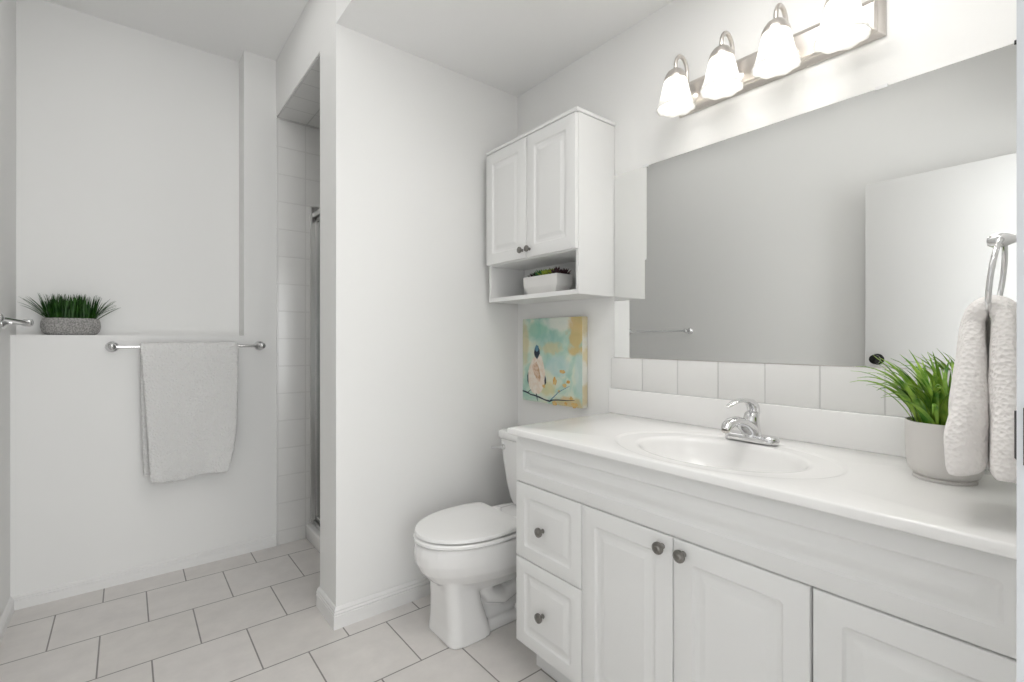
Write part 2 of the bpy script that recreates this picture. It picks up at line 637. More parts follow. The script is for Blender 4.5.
# curled lip
rings = []
for i in range(9):
    a = i / 8 * 1.35
    f = math.sin(i / 8 * PI / 2)
    hh = 0.0285 - 0.008 * f
    rings.append([Vector((0.5945 + 0.013 * (1 - math.cos(a)) + dx, 0.044 + 0.012 * math.sin(a), 1.087 + sz * hh)) for dx, sz in
                  ((0, -1), (0, 1), (0.002, 1), (0.002, -1))])
mb.loft(rings)
mb.build('plate', M['bronze'], t, 40)
for z in (1.067, 1.107):
    mb = MB()
    mb.lathe([(0.0042, -0.001), (0.0042, 0.001), (0.002, 0.0016), (0.0001, 0.0016)], (0.5945, 0.026, z), '-X', 14)
    mb.build('screw', M['nickel'], t, 40)
mb = MB().box(0.5938, 0.5946, 0.033, 0.045, 1.083, 1.092, 0.0003)
mb.build('latch_hole', M['trim'], t, 40)

# ------------------------------------------------------------------ vanity cabinet
VY0, VY1 = 0.070, 1.313
XFACE = 1.067
t = thing('vanity_cabinet', 'white vanity cabinet with routed drawers and doors under the long sink countertop', 'vanity cabinet', (1.34, 0.69, 0))
vanity = t
mb = MB()
for y0, y1 in ((VY0 - 0.012, VY0 + 0.004), (VY1 - 0.020, VY1 - 0.004)):
    mb.box(XFACE + 0.0201, XM - 0.002, y0, y1, 0.115, 0.8325)
mb.box(XFACE + 0.020, XFACE + 0.036, VY0 - 0.0119, VY1 - 0.0041, 0.1151, 0.8324)
mb.box(XM - 0.010, XM - 0.0021, VY0, VY1 - 0.01, 0.116, 0.70)
mb.box(XFACE + 0.03, XM - 0.0022, VY0, VY1 - 0.01, 0.1152, 0.131)
mb.build('carcass', M['cabin'], t, 0)
mb = MB().box(XFACE + 0.085, XM - 0.002, VY0 - 0.012, VY1 - 0.012, 0.0, 0.116)
mb.build('toe_kick', M['cab'], t, 0)
mb = MB()
panel_front(mb, VY0, VY1, 0.677, 0.833, XFACE + 0.019, XFACE, 0.040)
mb.build('false_front', M['cab'], t, 30)
for z0, z1 in ((0.417, 0.674), (0.120, 0.414)):
    mb = MB()
    panel_front(mb, 1.0035, VY1, z0, z1, XFACE + 0.019, XFACE, 0.043)
    d = mb.build('drawer', M['cab'], t, 30)
    knob(d, XFACE, (1.0035 + VY1) / 2 + 0.015, (z0 + z1) / 2 - 0.005, M['pewter'])
for (y0, y1, ky) in ((0.6935, 1.0005, 0.722), (0.3825, 0.6905, 0.662), (VY0, 0.3775, None)):
    mb = MB()
    panel_front(mb, y0, y1, 0.120, 0.674, XFACE + 0.019, XFACE, 0.050)
    d = mb.build('door', M['cab'], t, 30)
    if ky:
        knob(d, XFACE, ky, 0.643, M['pewter'])

# ------------------------------------------------------------------ countertop with integral oval basin
t = thing('countertop', 'white cultured marble countertop with moulded oval sink on the vanity', 'countertop', (1.33, 0.69, 0.833))
CX0, CX1, CY0, CY1, ZC = 1.045, XM - 0.001, YF + 0.002, 1.335, 0.860
sx, sy = 1.288, 0.700
ang = [2 * PI * k / 128 for k in range(128)]


def rect_hit(a, ins=0.0):
    dx, dy = math.cos(a), math.sin(a)
    ts = []
    if abs(dx) > 1e-9:
        ts.append(((CX1 - ins - sx) if dx > 0 else (CX0 + ins - sx)) / dx)
    if abs(dy) > 1e-9:
        ts.append(((CY1 - ins - sy) if dy > 0 else (CY0 + ins - sy)) / dy)
    tt = min(ts)
    return sx + dx * tt, sy + dy * tt


# include the exact corners
for cx_, cy_ in ((CX0, CY0), (CX0, CY1), (CX1, CY0), (CX1, CY1)):
    a = math.atan2(cy_ - sy, cx_ - sx) % (2 * PI)
    k = min(range(128), key=lambda i: abs(ang[i] - a))
    ang[k] = a
mb = MB()
rings = []


def oval(ax, ay, z, cx=sx, cy=sy):
    out = []
    for a in ang:
        # angle in the rectangle frame -> same polar direction on the oval
        r = 1 / math.sqrt((math.cos(a) / ax) ** 2 + (math.sin(a) / ay) ** 2)
        out.append(Vector((cx + math.cos(a) * r, cy + math.sin(a) * r, z)))
    return out


basin = [(0.022, 0.022, -0.128), (0.05, 0.06, -0.124), (0.09, 0.12, -0.110), (0.122, 0.165, -0.085), (0.145, 0.198, -0.050),
         (0.158, 0.217, -0.020), (0.164, 0.225, -0.009), (0.170, 0.232, -0.005), (0.180, 0.243, -0.004),
         (0.208, 0.295, -0.0042), (0.213, 0.303, -0.0034), (0.217, 0.309, -0.0008), (0.221, 0.314, 0.0)]
for ax, ay, dz in basin:
    rings.append(oval(ax, ay, ZC + dz))
rings.append([Vector((*rect_hit(a, 0.006), ZC)) for a in ang])
rings.append([Vector((*rect_hit(a, 0.002), ZC - 0.0015)) for a in ang])
rings.append([Vector((*rect_hit(a, 0.0), ZC - 0.0045)) for a in ang])
rings.append([Vector((*rect_hit(a, 0.0), ZC - 0.0205)) for a in ang])
rings.append([Vector((*rect_hit(a, 0.002), ZC - 0.0225)) for a in ang])
under = [(0.23, 0.315, -0.0225), (0.185, 0.245, -0.0225), (0.155, 0.21, -0.055), (0.10, 0.13, -0.120), (0.03, 0.03, -0.140)]
for ax, ay, dz in under:
    rings.append(oval(ax, ay, ZC + dz))
mb.loft(rings)
mb.build('sink_top', M['counter'], t, 40)
mb = MB().box(XM - 0.020, XM - 0.001, CY0, 1.343, ZC - 0.001, 0.963, 0.004, 3)
mb.build('backsplash', M['counter'], t, 40)
mb = MB()
mb.lathe([(0.021, -0.130), (0.022, -0.1265), (0.019, -0.1245), (0.014, -0.1265), (0.013, -0.122), (0.009, -0.119), (0.0001, -0.118)], (sx, sy, ZC), 'Z', 24)
mb.build('drain', M['chrome'], t, 40)

# tile strip above the backsplash
mb = MB()
yb = 1.336
for i in range(9):
    y1 = yb - 0.1575 * i
    y0 = max(y1 - 0.1575 + 0.0014, CY0)
    if y1 - y0 < 0.01:
        break
    mb.box(XM - 0.009, XM - 0.001, y0, y1, 0.9635, 1.0905, 0.0010, 2)
mb.box(XM - 0.0083, XM - 0.001, CY0, yb - 0.001, 0.9635, 1.0895)
o = mb.build('tile_strip', M['splash'], None, 40)
tag(o, 'single row of white square wall tiles between countertop backsplash and mirror', 'wall tiles')

# ------------------------------------------------------------------ faucet
t = thing('faucet', 'chrome single lever bathroom faucet at the back of the sink', 'faucet', (1.490, 0.695, ZC))
fx, fy = 1.492, 0.697
mb = MB()
rings = []
for s_, z in ((1.0, 0), (1.0, 0.010), (0.95, 0.016), (0.82, 0.020)):
    rings.append([Vector((fx + u * s_, fy + v * (1 - (1 - s_) * 0.35), ZC + z)) for u, v in rrect(0, 0, 0.026, 0.080, 0.0258, 8)])
mb.loft(rings)
mb.build('base_plate', M['chrome'], t, 40)
mb = MB()
rings = []
for (x, z, rx, ry, tilt) in ((fx + 0.002, 0.014, 0.030, 0.030, 0), (fx, 0.030, 0.026, 0.027, 0.1), (fx - 0.001, 0.05, 0.023, 0.0245, 0.1), (fx + 0.001, 0.072, 0.021, 0.0225, 0.05),
                            (fx + 0.003, 0.084, 0.018, 0.0195, 0), (fx + 0.003, 0.090, 0.010, 0.011, 0)):
    rings.append([Vector((x + math.cos(a) * rx, fy + math.sin(a) * ry, ZC + z + math.cos(a) * rx * tilt)) for a in [2 * PI * k / 28 for k in range(28)]])
mb.loft(rings)
mb.build('faucet_body', M['chrome'], t, 50)


def sweep_ell(mb, pts, ry, rz, n=20):
    """sweep an ellipse along a path in the XZ plane (width along Y)"""
    rings = []
    N = len(pts)
    for i, (x, z) in enumerate(pts):
        x0, z0 = pts[max(i - 1, 0)]
        x1, z1 = pts[min(i + 1, N - 1)]
        l = math.hypot(x1 - x0, z1 - z0)
        tx, tz = (x1 - x0) / l, (z1 - z0) / l
        nx, nz = -tz, tx
        rings.append([Vector((x + nx * math.cos(a) * rz[i], fy + math.sin(a) * ry[i], z + nz * math.cos(a) * rz[i]))
                      for a in [2 * PI * k / n for k in range(n)]])
    mb.loft(rings)


mb = MB()
sweep_ell(mb, [(fx + 0.004, ZC + 0.028), (fx - 0.025, ZC + 0.044), (fx - 0.060, ZC + 0.060), (fx - 0.095, ZC + 0.069), (fx - 0.125, ZC + 0.068), (fx - 0.146, ZC + 0.060), (fx - 0.155, ZC + 0.048)],
          [0.026, 0.024, 0.021, 0.019, 0.0175, 0.016, 0.0145], [0.026, 0.022, 0.017, 0.0145, 0.0135, 0.013, 0.0125])
sp = mb.build('spout', M['chrome'], t, 50)
mb = MB()
mb.lathe([(0.0105, 0), (0.0105, -0.006), (0.009, -0.007), (0.0001, -0.005)], (fx - 0.1555, fy, ZC + 0.050), 'Z', 20)
mb.build('aerator', M['nickel'], sp, 40)
mb = MB()
sweep_ell(mb, [(fx + 0.016, ZC + 0.070), (fx + 0.018, ZC + 0.088), (fx + 0.010, ZC + 0.106), (fx - 0.010, ZC + 0.119), (fx - 0.040, ZC + 0.126), (fx - 0.075, ZC + 0.128), (fx - 0.110, ZC + 0.124), (fx - 0.136, ZC + 0.117), (fx - 0.142, ZC + 0.115)],
          [0.016, 0.0190, 0.0195, 0.0185, 0.016, 0.0135, 0.0115, 0.009, 0.004], [0.011, 0.012, 0.012, 0.010, 0.0075, 0.006, 0.005, 0.004, 0.002])
mb.build('lever', M['chrome'], t, 50)

# ------------------------------------------------------------------ mirror
t = thing('wall_mirror', 'wide frameless wall mirror above the tile strip, reflecting the open door', 'mirror', (XM, 0.69, 1.092))
MY1, MZ0, MZ1 = 1.3205, 1.0925, 1.855
mb = MB().box(XM - 0.007, XM - 0.002, YF + 0.004, MY1, MZ0, MZ1)
mb.build('mirror_glass', M['mirror'], t, 0)
for y, mm in ((1.165, 'clip'), (0.40, 'clip'), (0.142, 'black')):
    mb = MB().box(XM - 0.0095, XM - 0.0005, y - (0.014 if mm == 'clip' else 0.006), y + (0.014 if mm == 'clip' else 0.006), MZ1 - 0.004, MZ1 + 0.006, 0.001)
    mb.build('clip', M[mm], t, 40)
mb = MB().box(XM - 0.009, XM - 0.0005, YF + 0.06, MY1 - 0.02, MZ0 - 0.0015, MZ0 + 0.0004)
mb.build('bottom_channel', M['nickel'], t, 40)

# ------------------------------------------------------------------ vanity light
t = thing('vanity_light', 'brushed nickel four lamp bar light with frosted glass shades above the mirror', 'wall light', (XM, 0.705, 2.05))
mb = MB()
LY0, LY1, LZ0, LZ1 = 0.390, 1.016, 1.993, 2.108
rings = []
for ins, x in ((0, XM - 0.001), (0, XM - 0.008), (0.006, XM - 0.014), (0.014, XM - 0.018), (0.016, XM - 0.024), (0.022, XM - 0.028), (0.026, XM - 0.028)):
    rings.append([Vector((x, u, v)) for u, v in rrect((LY0 + LY1) / 2, (LZ0 + LZ1) / 2, (LY1 - LY0) / 2 - ins, (LZ1 - LZ0) / 2 - ins, 0.003)])
mb.loft(rings)
mb.build('back_plate', M['nickel'], t, 30)
LX = 1.486
arm0 = None
for i, y in enumerate((0.953, 0.788, 0.6225, 0.4565)):
    mb = MB()
    pts = [(XM - 0.026, y, 2.035), (XM - 0.040, y, 2.037), (XM - 0.052, y, 2.048), (XM - 0.056, y, 2.07)]
    for k in range(13):
        a = PI * k / 12
        r = (XM - 0.056 - LX) / 2
        pts.append((LX + r + r * math.cos(a), y, 2.112 + 0.048 * math.sin(a)))
    pts.append((LX, y, 2.098))
    mb.tube(pts, 0.0066, 14)
    mb.lathe([(0.024, 0), (0.024, 0.004), (0.017, 0.009), (0.009, 0.012), (0.0001, 0.013)], (XM - 0.027, y, 2.035), '-X', 24)
    arm = mb.build('arm', M['nickel'], t, 45)
    mb = MB()
    mb.lathe([(0.010, 2.106), (0.013, 2.103), (0.025, 2.095), (0.034, 2.082), (0.0385, 2.070), (0.039, 2.064), (0.037, 2.063), (0.0001, 2.066)], (LX, y, 0), 'Z', 28)
    mb.build('socket_cap', M['nickel'], arm, 45)
    # fluted, flaring glass shade open at the bottom
    mb = MB()
    rings = []
    prof = [(0.030, 2.071, 0), (0.0360, 2.067, 0.1), (0.0390, 2.058, 0.35), (0.0420, 2.044, 0.6), (0.0455, 2.028, 0.8), (0.0500, 2.008, 1.0), (0.0555, 1.988, 1.2), (0.0615, 1.972, 1.4), (0.0645, 1.967, 1.5)]
    inner = [(r - 0.003, z - (0.0005 if j == len(prof) - 1 else 0), f) for j, (r, z, f) in enumerate(prof)][::-1]
    for r, z, f in prof + inner:
        ring = []
        for k in range(96):
            a = 2 * PI * k / 96
            rr = r * (1 + 0.012 * f * math.cos(8 * a) + 0.007 * f * math.cos(24 * a))
            ring.append(Vector((LX + rr * math.cos(a), y + rr * math.sin(a), z - 0.0015 * (f / 1.5) ** 3 * math.cos(8 * a))))
        rings.append(ring)
    mb.loft(rings, False, False)
    sh = mb.build('shade', M['shade'], t, 60)
    mb = MB()
    mb.lathe([(0.0001, 1.988), (0.014, 1.992), (0.022, 2.002), (0.024, 2.013), (0.021, 2.027), (0.014, 2.041), (0.012, 2.055), (0.012, 2.065), (0.0001, 2.066)], (LX, y, 0), 'Z', 20)
    mb.build('bulb', M['bulb'], sh, 60)

# ------------------------------------------------------------------ wall cabinet
t = thing('wall_cabinet', 'white two door wall cabinet with an open lower shelf above the toilet', 'wall cabinet', (XM, 1.63, 1.35))
WY0, WY1, WX, WZ0, WZ1 = 1.3225, 1.924, 1.393, 1.350, 2.066
mb = MB()
mb.box(WX, XM - 0.002, WY0, WY0 + 0.016, WZ0, WZ1, 0.001)
mb.box(WX, XM - 0.002, WY1 - 0.016, WY1, WZ0, WZ1, 0.001)
mb.box(XM - 0.010, XM - 0.002, WY0 + 0.015, WY1 - 0.015, WZ0, WZ1)
mb.box(WX, XM - 0.002, WY0 + 0.015, WY1 - 0.015, WZ1 - 0.016, WZ1)
mb.box(WX, XM - 0.002, WY0 + 0.015, WY1 - 0.015, 1.524, 1.540)
mb.box(WX - 0.001, XM - 0.0022, WY0 + 0.0004, WY1 - 0.0004, WZ0 - 0.0006, WZ0 + 0.018)
mb.build('carcass', M['cab'], t, 40)
mb = MB()
mb.box(WX - 0.016, XM - 0.002, WY0 - 0.006, WY1 + 0.006, WZ1 + 0.0005, WZ1 + 0.016, 0.003, 3)
mb.build('crown', M['cab'], t, 40)
mid = 1.6225
for y0, y1, ky in ((mid + 0.0015, WY1, mid + 0.024), (WY0 + 0.002, mid - 0.0015, mid - 0.024)):
    mb = MB()
    panel_front(mb, y0, y1, 1.528, WZ1 - 0.004, WX - 0.001, WX - 0.018, 0.050)
    d = mb.build('door', M['cab'], t, 30)
    knob(d, WX - 0.018, ky, 1.563, M['pewter'], 0.9)

# ------------------------------------------------------------------ succulents on the open shelf
ZS = WZ0 + 0.0175
t = thing('succulent_planter', 'white rectangular planter of small succulents on the open shelf of the wall cabinet', 'planter', (1.48, 1.60, ZS))
mb = MB()
px_, py_ = 1.482, 1.600
rings = []
for hx, hy, z in ((0.038, 0.088, 0), (0.039, 0.090, 0.001), (0.046, 0.104, 0.030), (0.0475, 0.108, 0.034), (0.049, 0.110, 0.040), (0.050, 0.112, 0.084), (0.0475, 0.1095, 0.085), (0.046, 0.108, 0.074)):
    rings.append([Vector((px_ + u, py_ + v, ZS + z)) for u, v in rrect(0, 0, hx, hy, 0.004, 3)])
mb.loft(rings)
mb.build('pot', M['potwhite'], t, 30)
MB().box(px_ - 0.046, px_ + 0.046, py_ - 0.108, py_ + 0.108, ZS + 0.072, ZS + 0.078).build('soil', M['soil'], t, 0)
rng = random.Random(4)


def rosette(cx, cy, cz, n, ln, wd, tiltlo, tilthi, name, m, parent, thick=0.35):
    mb = MB()
    for k in range(n):
        f = k / max(n - 1, 1)
        az = k * 2.39996 + rng.uniform(-0.2, 0.2)
        el = tiltlo + (tilthi - tiltlo) * f
        l = ln * (1 - 0.3 * f) * rng.uniform(0.85, 1.1)
        d = Vector((math.cos(az) * math.cos(el), math.sin(az) * math.cos(el), math.sin(el)))
        s = Vector((-math.sin(az), math.cos(az), 0))
        u = s.cross(d) * -1
        rings = []
        for tt, ww in ((0.0, 0.45), (0.25, 0.8), (0.55, 1.0), (0.8, 0.65), (1.0, 0.08)):
            p = Vector((cx, cy, cz)) + d * l * tt + Vector((0, 0, 0.12 * l * tt * tt))
            rings.append([p + s * math.cos(a) * wd * ww + u * math.sin(a) * wd * ww * thick for a in [2 * PI * q / 6 for q in range(6)]])
        mb.loft(rings)
    return mb.build(name, m, parent, 60)


zt = ZS + 0.078
for (dx, dy, kind, n, ln, wd) in ((0.0, 0.085, 'succ_dark', 20, 0.030, 0.006), (-0.022, 0.062, 'succ_dark', 18, 0.026, 0.006), (0.015, 0.042, 'succ_green', 22, 0.040, 0.005), (-0.018, 0.028, 'succ_green', 20, 0.034, 0.006),
                                  (-0.012, -0.008, 'succ_lime', 28, 0.034, 0.008), (0.018, -0.012, 'succ_lime', 24, 0.036, 0.008), (-0.022, -0.034, 'succ_lime', 22, 0.028, 0.007),
                                  (0.0, -0.060, 'succ_dark', 24, 0.036, 0.006), (-0.022, -0.078, 'succ_dark', 18, 0.028, 0.006), (0.022, -0.085, 'succ_dark', 18, 0.032, 0.006)):
    rosette(px_ + dx, py_ + dy, zt - 0.003, n, ln * 1.45, wd * 1.15, 0.35, 1.45, 'succulent', M[kind], t)

# ------------------------------------------------------------------ canvas painting
t = thing('canvas_painting', 'square teal and ochre canvas of a bird on a branch below the wall cabinet', 'painting', (XM - 0.020, 1.68, 1.065))
ay, az, ah = 1.680, 1.066, 0.2045
XA = XM - 0.040
mb = MB().mat(M['canvas'])
mb.mats.append(M['art_edge'])
mb.box(XA, XM - 0.002, ay - ah, ay + ah, az - ah, az + ah, 0.003, 2)
for f in mb.bm.faces:
    f.normal_update()
    if f.calc_center_median().x > XA + 0.0025:
        f.material_index = 1          # wrapped edges


def poly(mb, pts, m, lift):
    mb.mat(m)
    rings = [[Vector((XA + 0.0004, ay + u, az + v)) for u, v in pts], [Vector((XA - lift, ay + u, az + v)) for u, v in pts]]
    mb.loft(rings)


def blobpts(cu, cv, ru, rv, n=26, wob=0.12, seed=0):
    out = []
    for i in range(n):
        a = 2 * PI * i / n
        q = 1 + wob * noise.noise(Vector((math.cos(a) * 1.7 + seed, math.sin(a) * 1.7, seed * 2.3)))
        out.append((cu + ru * q * math.cos(a), cv + rv * q * math.sin(a)))
    return out


def stroke(mb, pts, widths, m, lift):
    L_, R_ = [], []
    for i, (u, v) in enumerate(pts):
        u0, v0 = pts[max(i - 1, 0)]
        u1, v1 = pts[min(i + 1, len(pts) - 1)]
        l = math.hypot(u1 - u0, v1 - v0)
        nx, ny = -(v1 - v0) / l, (u1 - u0) / l
        L_.append((u + nx * widths[i], v + ny * widths[i]))
        R_.append((u - nx * widths[i], v - ny * widths[i]))
    poly(mb, L_ + R_[::-1], m, lift)


# picture left = +Y (u positive), v up
def B(p):
    return (0.097 + (p[0] - 0.095) * 1.42, p[1] * 1.04 - 0.018)


def D(p):
    return (p[0], p[1] - 0.020)


bird = [(0.098, 0.040), (0.083, 0.043), (0.070, 0.036), (0.062, 0.010), (0.052, -0.030), (0.050, -0.065), (0.058, -0.100), (0.070, -0.128),
        (0.084, -0.142), (0.100, -0.146), (0.116, -0.138), (0.130, -0.118), (0.141, -0.085), (0.142, -0.050), (0.132, -0.012), (0.116, 0.020)]
bird = [B(p) for p in bird]
poly(mb, bird, M['art_cream'], 0.0003)
poly(mb, [B(p) for p in [(0.118, -0.01), (0.094, 0.012), (0.082, -0.02), (0.074, -0.06), (0.078, -0.085), (0.094, -0.07), (0.108, -0.05)]], M['art_tan'], 0.0005)
poly(mb, [B(p) for p in [(0.104, 0.036), (0.108, 0.052), (0.104, 0.072), (0.096, 0.090), (0.088, 0.084), (0.080, 0.068), (0.078, 0.050), (0.084, 0.036), (0.092, 0.022)]], M['art_navy'], 0.0006)
poly(mb, blobpts(0.094, 0.058, 0.013, 0.016, seed=3), M['art_teal'], 0.0008)
poly(mb, [B(p) for p in [(0.139, -0.040), (0.144, -0.060), (0.143, -0.085), (0.137, -0.100), (0.138, -0.072)]], M['art_navy'], 0.0006)
poly(mb, [B(p) for p in [(0.052, -0.050), (0.047, -0.066), (0.046, -0.085), (0.053, -0.098), (0.055, -0.075)]], M['art_navy'], 0.0006)
stroke(mb, [D(p) for p in [(0.203, -0.138), (0.170, -0.143), (0.140, -0.152), (0.110, -0.154), (0.075, -0.160), (0.040, -0.168), (0.005, -0.172), (-0.020, -0.164), (-0.060, -0.160), (-0.110, -0.158), (-0.160, -0.152)]],        [0.003, 0.004, 0.003, 0.0035, 0.004, 0.003, 0.004, 0.003, 0.0025, 0.002, 0.001], M['art_navy'], 0.0007)
stroke(mb, [D(p) for p in [(0.0, -0.168), (-0.030, -0.145), (-0.055, -0.125), (-0.090, -0.108), (-0.130, -0.090)]], [0.003, 0.0022, 0.0018, 0.0014, 0.0008], M['art_teal'], 0.0006)
stroke(mb, [D(p) for p in [(0.165, -0.146), (0.150, -0.134), (0.138, -0.128)]], [0.002, 0.0016, 0.001], M['art_navy'], 0.0006)
stroke(mb, [D(p) for p in [(0.098, -0.144), (0.092, -0.170), (0.088, -0.178)]], [0.0035, 0.002, 0.001], M['art_navy'], 0.0007)
for i, (u, v, ru, rv) in enumerate(((-0.030, -0.082, 0.014, 0.017), (-0.082, -0.035, 0.016, 0.008), (-0.095, -0.098, 0.013, 0.009), (-0.120, -0.080, 0.011, 0.008), (-0.032, -0.186, 0.017, 0.010),
                                    (-0.140, -0.155, 0.010, 0.009), (-0.105, -0.180, 0.010, 0.007), (-0.160, -0.182, 0.018, 0.012), (0.045, -0.112, 0.010, 0.008), (-0.06, -0.128, 0.008, 0.006))):
    poly(mb, blobpts(u, v - 0.012, ru, rv, wob=0.5, seed=i), M['art_ochre'], 0.0005)
mb.build('canvas', None, t, 30)

# ------------------------------------------------------------------ toilet
TY = 1.645
t = thing('toilet', 'white two piece toilet with closed lid between vanity and wall', 'toilet', (1.25, TY, 0))


def egg(xb, xf, hw, z, n=40, pw=2.0, back_sq=0.5, nose=0.56):
    """plan section: local x measured from the mirror wall; xb back, xf front; wider part toward the back"""
    pts = []
    xm = xb + (xf - xb) * (1 - nose)
    for k in range(n):
        a = 2 * PI * k / n
        c_, s_ = math.cos(a), math.sin(a)
        if c_ >= 0:
            x = xm + (xf - xm) * c_
            y = hw * math.copysign(abs(s_) ** (2 / pw), s_)
        else:
            x = xm + (xm - xb) * math.copysign(abs(c_) ** back_sq, c_)
            y = hw * math.copysign(abs(s_) ** 0.75, s_)
        pts.append(Vector((XM - x, TY + y, z)))
    return pts


mb = MB()
# bowl
mb.loft([egg(0.20, 0.62, 0.085, 0.175), egg(0.16, 0.655, 0.115, 0.205), egg(0.13, 0.700, 0.150, 0.240), egg(0.11, 0.737, 0.172, 0.280),
         egg(0.09, 0.757, 0.182, 0.320), egg(0.08, 0.761, 0.186, 0.355), egg(0.08, 0.756, 0.184, 0.383), egg(0.085, 0.750, 0.180, 0.389)])
# deck below the tank
mb.loft([[Vector((XM - x, TY + y, z)) for x, y in rrect(0.175, 0, 0.155, hw, 0.04)] for z, hw in ((0.19, 0.07), (0.26, 0.10), (0.34, 0.125), (0.392, 0.13))])
# front column of the pedestal
mb.loft([[Vector((XM - x, TY + 0.006 + y, z)) for x, y in rrect(cx_, 0, hx, hw, rr_, 6)] for z, cx_, hx, hw, rr_ in
         ((0.0, 0.566, 0.097, 0.111, 0.045), (0.012, 0.566, 0.097, 0.111, 0.045), (0.06, 0.572, 0.088, 0.104, 0.042), (0.13, 0.583, 0.077, 0.099, 0.042), (0.20, 0.592, 0.072, 0.096, 0.042), (0.25, 0.585, 0.085, 0.10, 0.045))])
# narrow rear body and foot flange
mb.loft([[Vector((XM - x, TY + y, z)) for x, y in rrect(0.315, 0, 0.205, hw, 0.035)] for z, hw in ((0.0, 0.075), (0.06, 0.050), (0.16, 0.045), (0.25, 0.06))])
mb.loft([[Vector((XM - x, TY + y, z)) for x, y in rrect(0.36, 0, 0.25, hw, 0.05)] for z, hw in ((0.0, 0.088), (0.030, 0.087), (0.045, 0.076))])
# trapway bulge on both sides
for s_ in (-1, 1):
    mb.tube([(XM - x, TY + s_ * 0.045, z) for x, z in ((0.50, 0.19), (0.46, 0.135), (0.39, 0.11), (0.31, 0.135), (0.27, 0.18), (0.22, 0.175), (0.18, 0.13), (0.16, 0.06))],
            [0.030, 0.036, 0.038, 0.038, 0.036, 0.036, 0.036, 0.036], 16)
bowl = mb.build('bowl', M['porcelain'], t, 0)
rm = bowl.modifiers.new('Remesh', 'REMESH')
rm.mode = 'VOXEL'
rm.voxel_size = 0.005
rm.use_smooth_shade = True
s_ = bowl.modifiers.new('Smooth', 'SMOOTH')
s_.factor = 0.5
s_.iterations = 6
# seat ring and lid (straight back edge)
def lidring(xb, xf, hw, z, cut):
    return [Vector((min(p.x, XM - cut), p.y, p.z)) for p in egg(xb, xf, hw, z, 56)]


mb = MB()
mb.loft([lidring(0.30, 0.752, 0.178, 0.393, 0.345), lidring(0.296, 0.757, 0.184, 0.397, 0.341), lidring(0.296, 0.757, 0.184, 0.406, 0.341), lidring(0.30, 0.752, 0.180, 0.410, 0.345)])
mb.build('seat', M['seat'], t, 40)
mb = MB()
mb.loft([lidring(0.31, 0.746, 0.176, 0.4145, 0.355), lidring(0.306, 0.752, 0.182, 0.418, 0.351), lidring(0.306, 0.752, 0.182, 0.426, 0.351), lidring(0.31, 0.749, 0.178, 0.4305, 0.355), lidring(0.33, 0.730, 0.163, 0.4325, 0.372), lidring(0.38, 0.67, 0.11, 0.4335, 0.41)])
lid = mb.build('lid', M['seat'], t, 40)
for s_ in (-1, 1):
    mb = MB()
    mb.box(XM - 0.350, XM - 0.315, TY + s_ * 0.075 - 0.02, TY + s_ * 0.075 + 0.02, 0.388, 0.424, 0.006, 3)
    mb.build('hinge', M['seat'], t, 40)
# tank
mb = MB()
rings = []
for z, hx, hw, r in ((0.396, 0.070, 0.120, 0.03), (0.402, 0.080, 0.138, 0.035), (0.43, 0.088, 0.152, 0.035), (0.50, 0.095, 0.172, 0.035), (0.60, 0.101, 0.191, 0.035), (0.698, 0.105, 0.205, 0.035)):
    rings.append([Vector((XM - 0.012 - 0.105 - x + (0.105 - hx) * -0.2, TY + y, z)) for x, y in rrect(0, 0, hx, hw, r)])
mb.loft(rings)
mb.build('tank', M['porcelain'], t, 40)
mb = MB()
rings = []
for z, e, r in ((0.699, -0.004, 0.035), (0.702, 0.006, 0.035), (0.709, 0.010, 0.038), (0.727, 0.010, 0.038), (0.735, 0.006, 0.036), (0.739, -0.004, 0.03)):
    rings.append([Vector((XM - 0.118 - x, TY + y, z)) for x, y in rrect(0, 0, 0.105 + e, 0.205 + e, r)])
mb.loft(rings)
mb.build('tank_lid', M['porcelain'], t, 40)
mb = MB()
xt = XM - 0.222
mb.lathe([(0.014, 0), (0.014, 0.005), (0.009, 0.008), (0.007, 0.018), (0.0001, 0.019)], (xt + 0.003, 1.808, 0.660), '-X', 20)
mb.tube([(xt - 0.012, 1.800, 0.660), (xt - 0.016, 1.825, 0.659), (xt - 0.018, 1.850, 0.655), (xt - 0.018, 1.872, 0.650)], [0.006, 0.0065, 0.006, 0.0075], 12)
mb.build('flush_lever', M['chrome'], t, 45)
mb = MB()
mb.tube([(XM - 0.10, 1.765, 0.41), (XM - 0.10, 1.768, 0.34), (XM - 0.085, 1.80, 0.24), (XM - 0.045, 1.81, 0.19)], 0.006, 10)
mb.tube([(XM - 0.001, 1.81, 0.19), (XM - 0.05, 1.81, 0.19)], 0.009, 12)
mb.lathe([(0.025, 0), (0.025, 0.004), (0.01, 0.009), (0.0001, 0.009)], (XM - 0.001, 1.81, 0.19), '-X', 20)
mb.lathe([(0.014, 0), (0.016, 0.012), (0.0001, 0.014)], (XM - 0.045, 1.81, 0.175), '-X', 16)
mb.build('supply_hose', M['hose'], t, 45)
for s_ in (-1, 1):
    mb = MB()
    mb.lathe([(0.012, 0.036), (0.012, 0.050), (0.009, 0.060), (0.0001, 0.063)], (XM - 0.33, TY + s_ * 0.070, 0), 'Z', 16)
    mb.build('bolt_cap', M['porcelain'], t, 45)

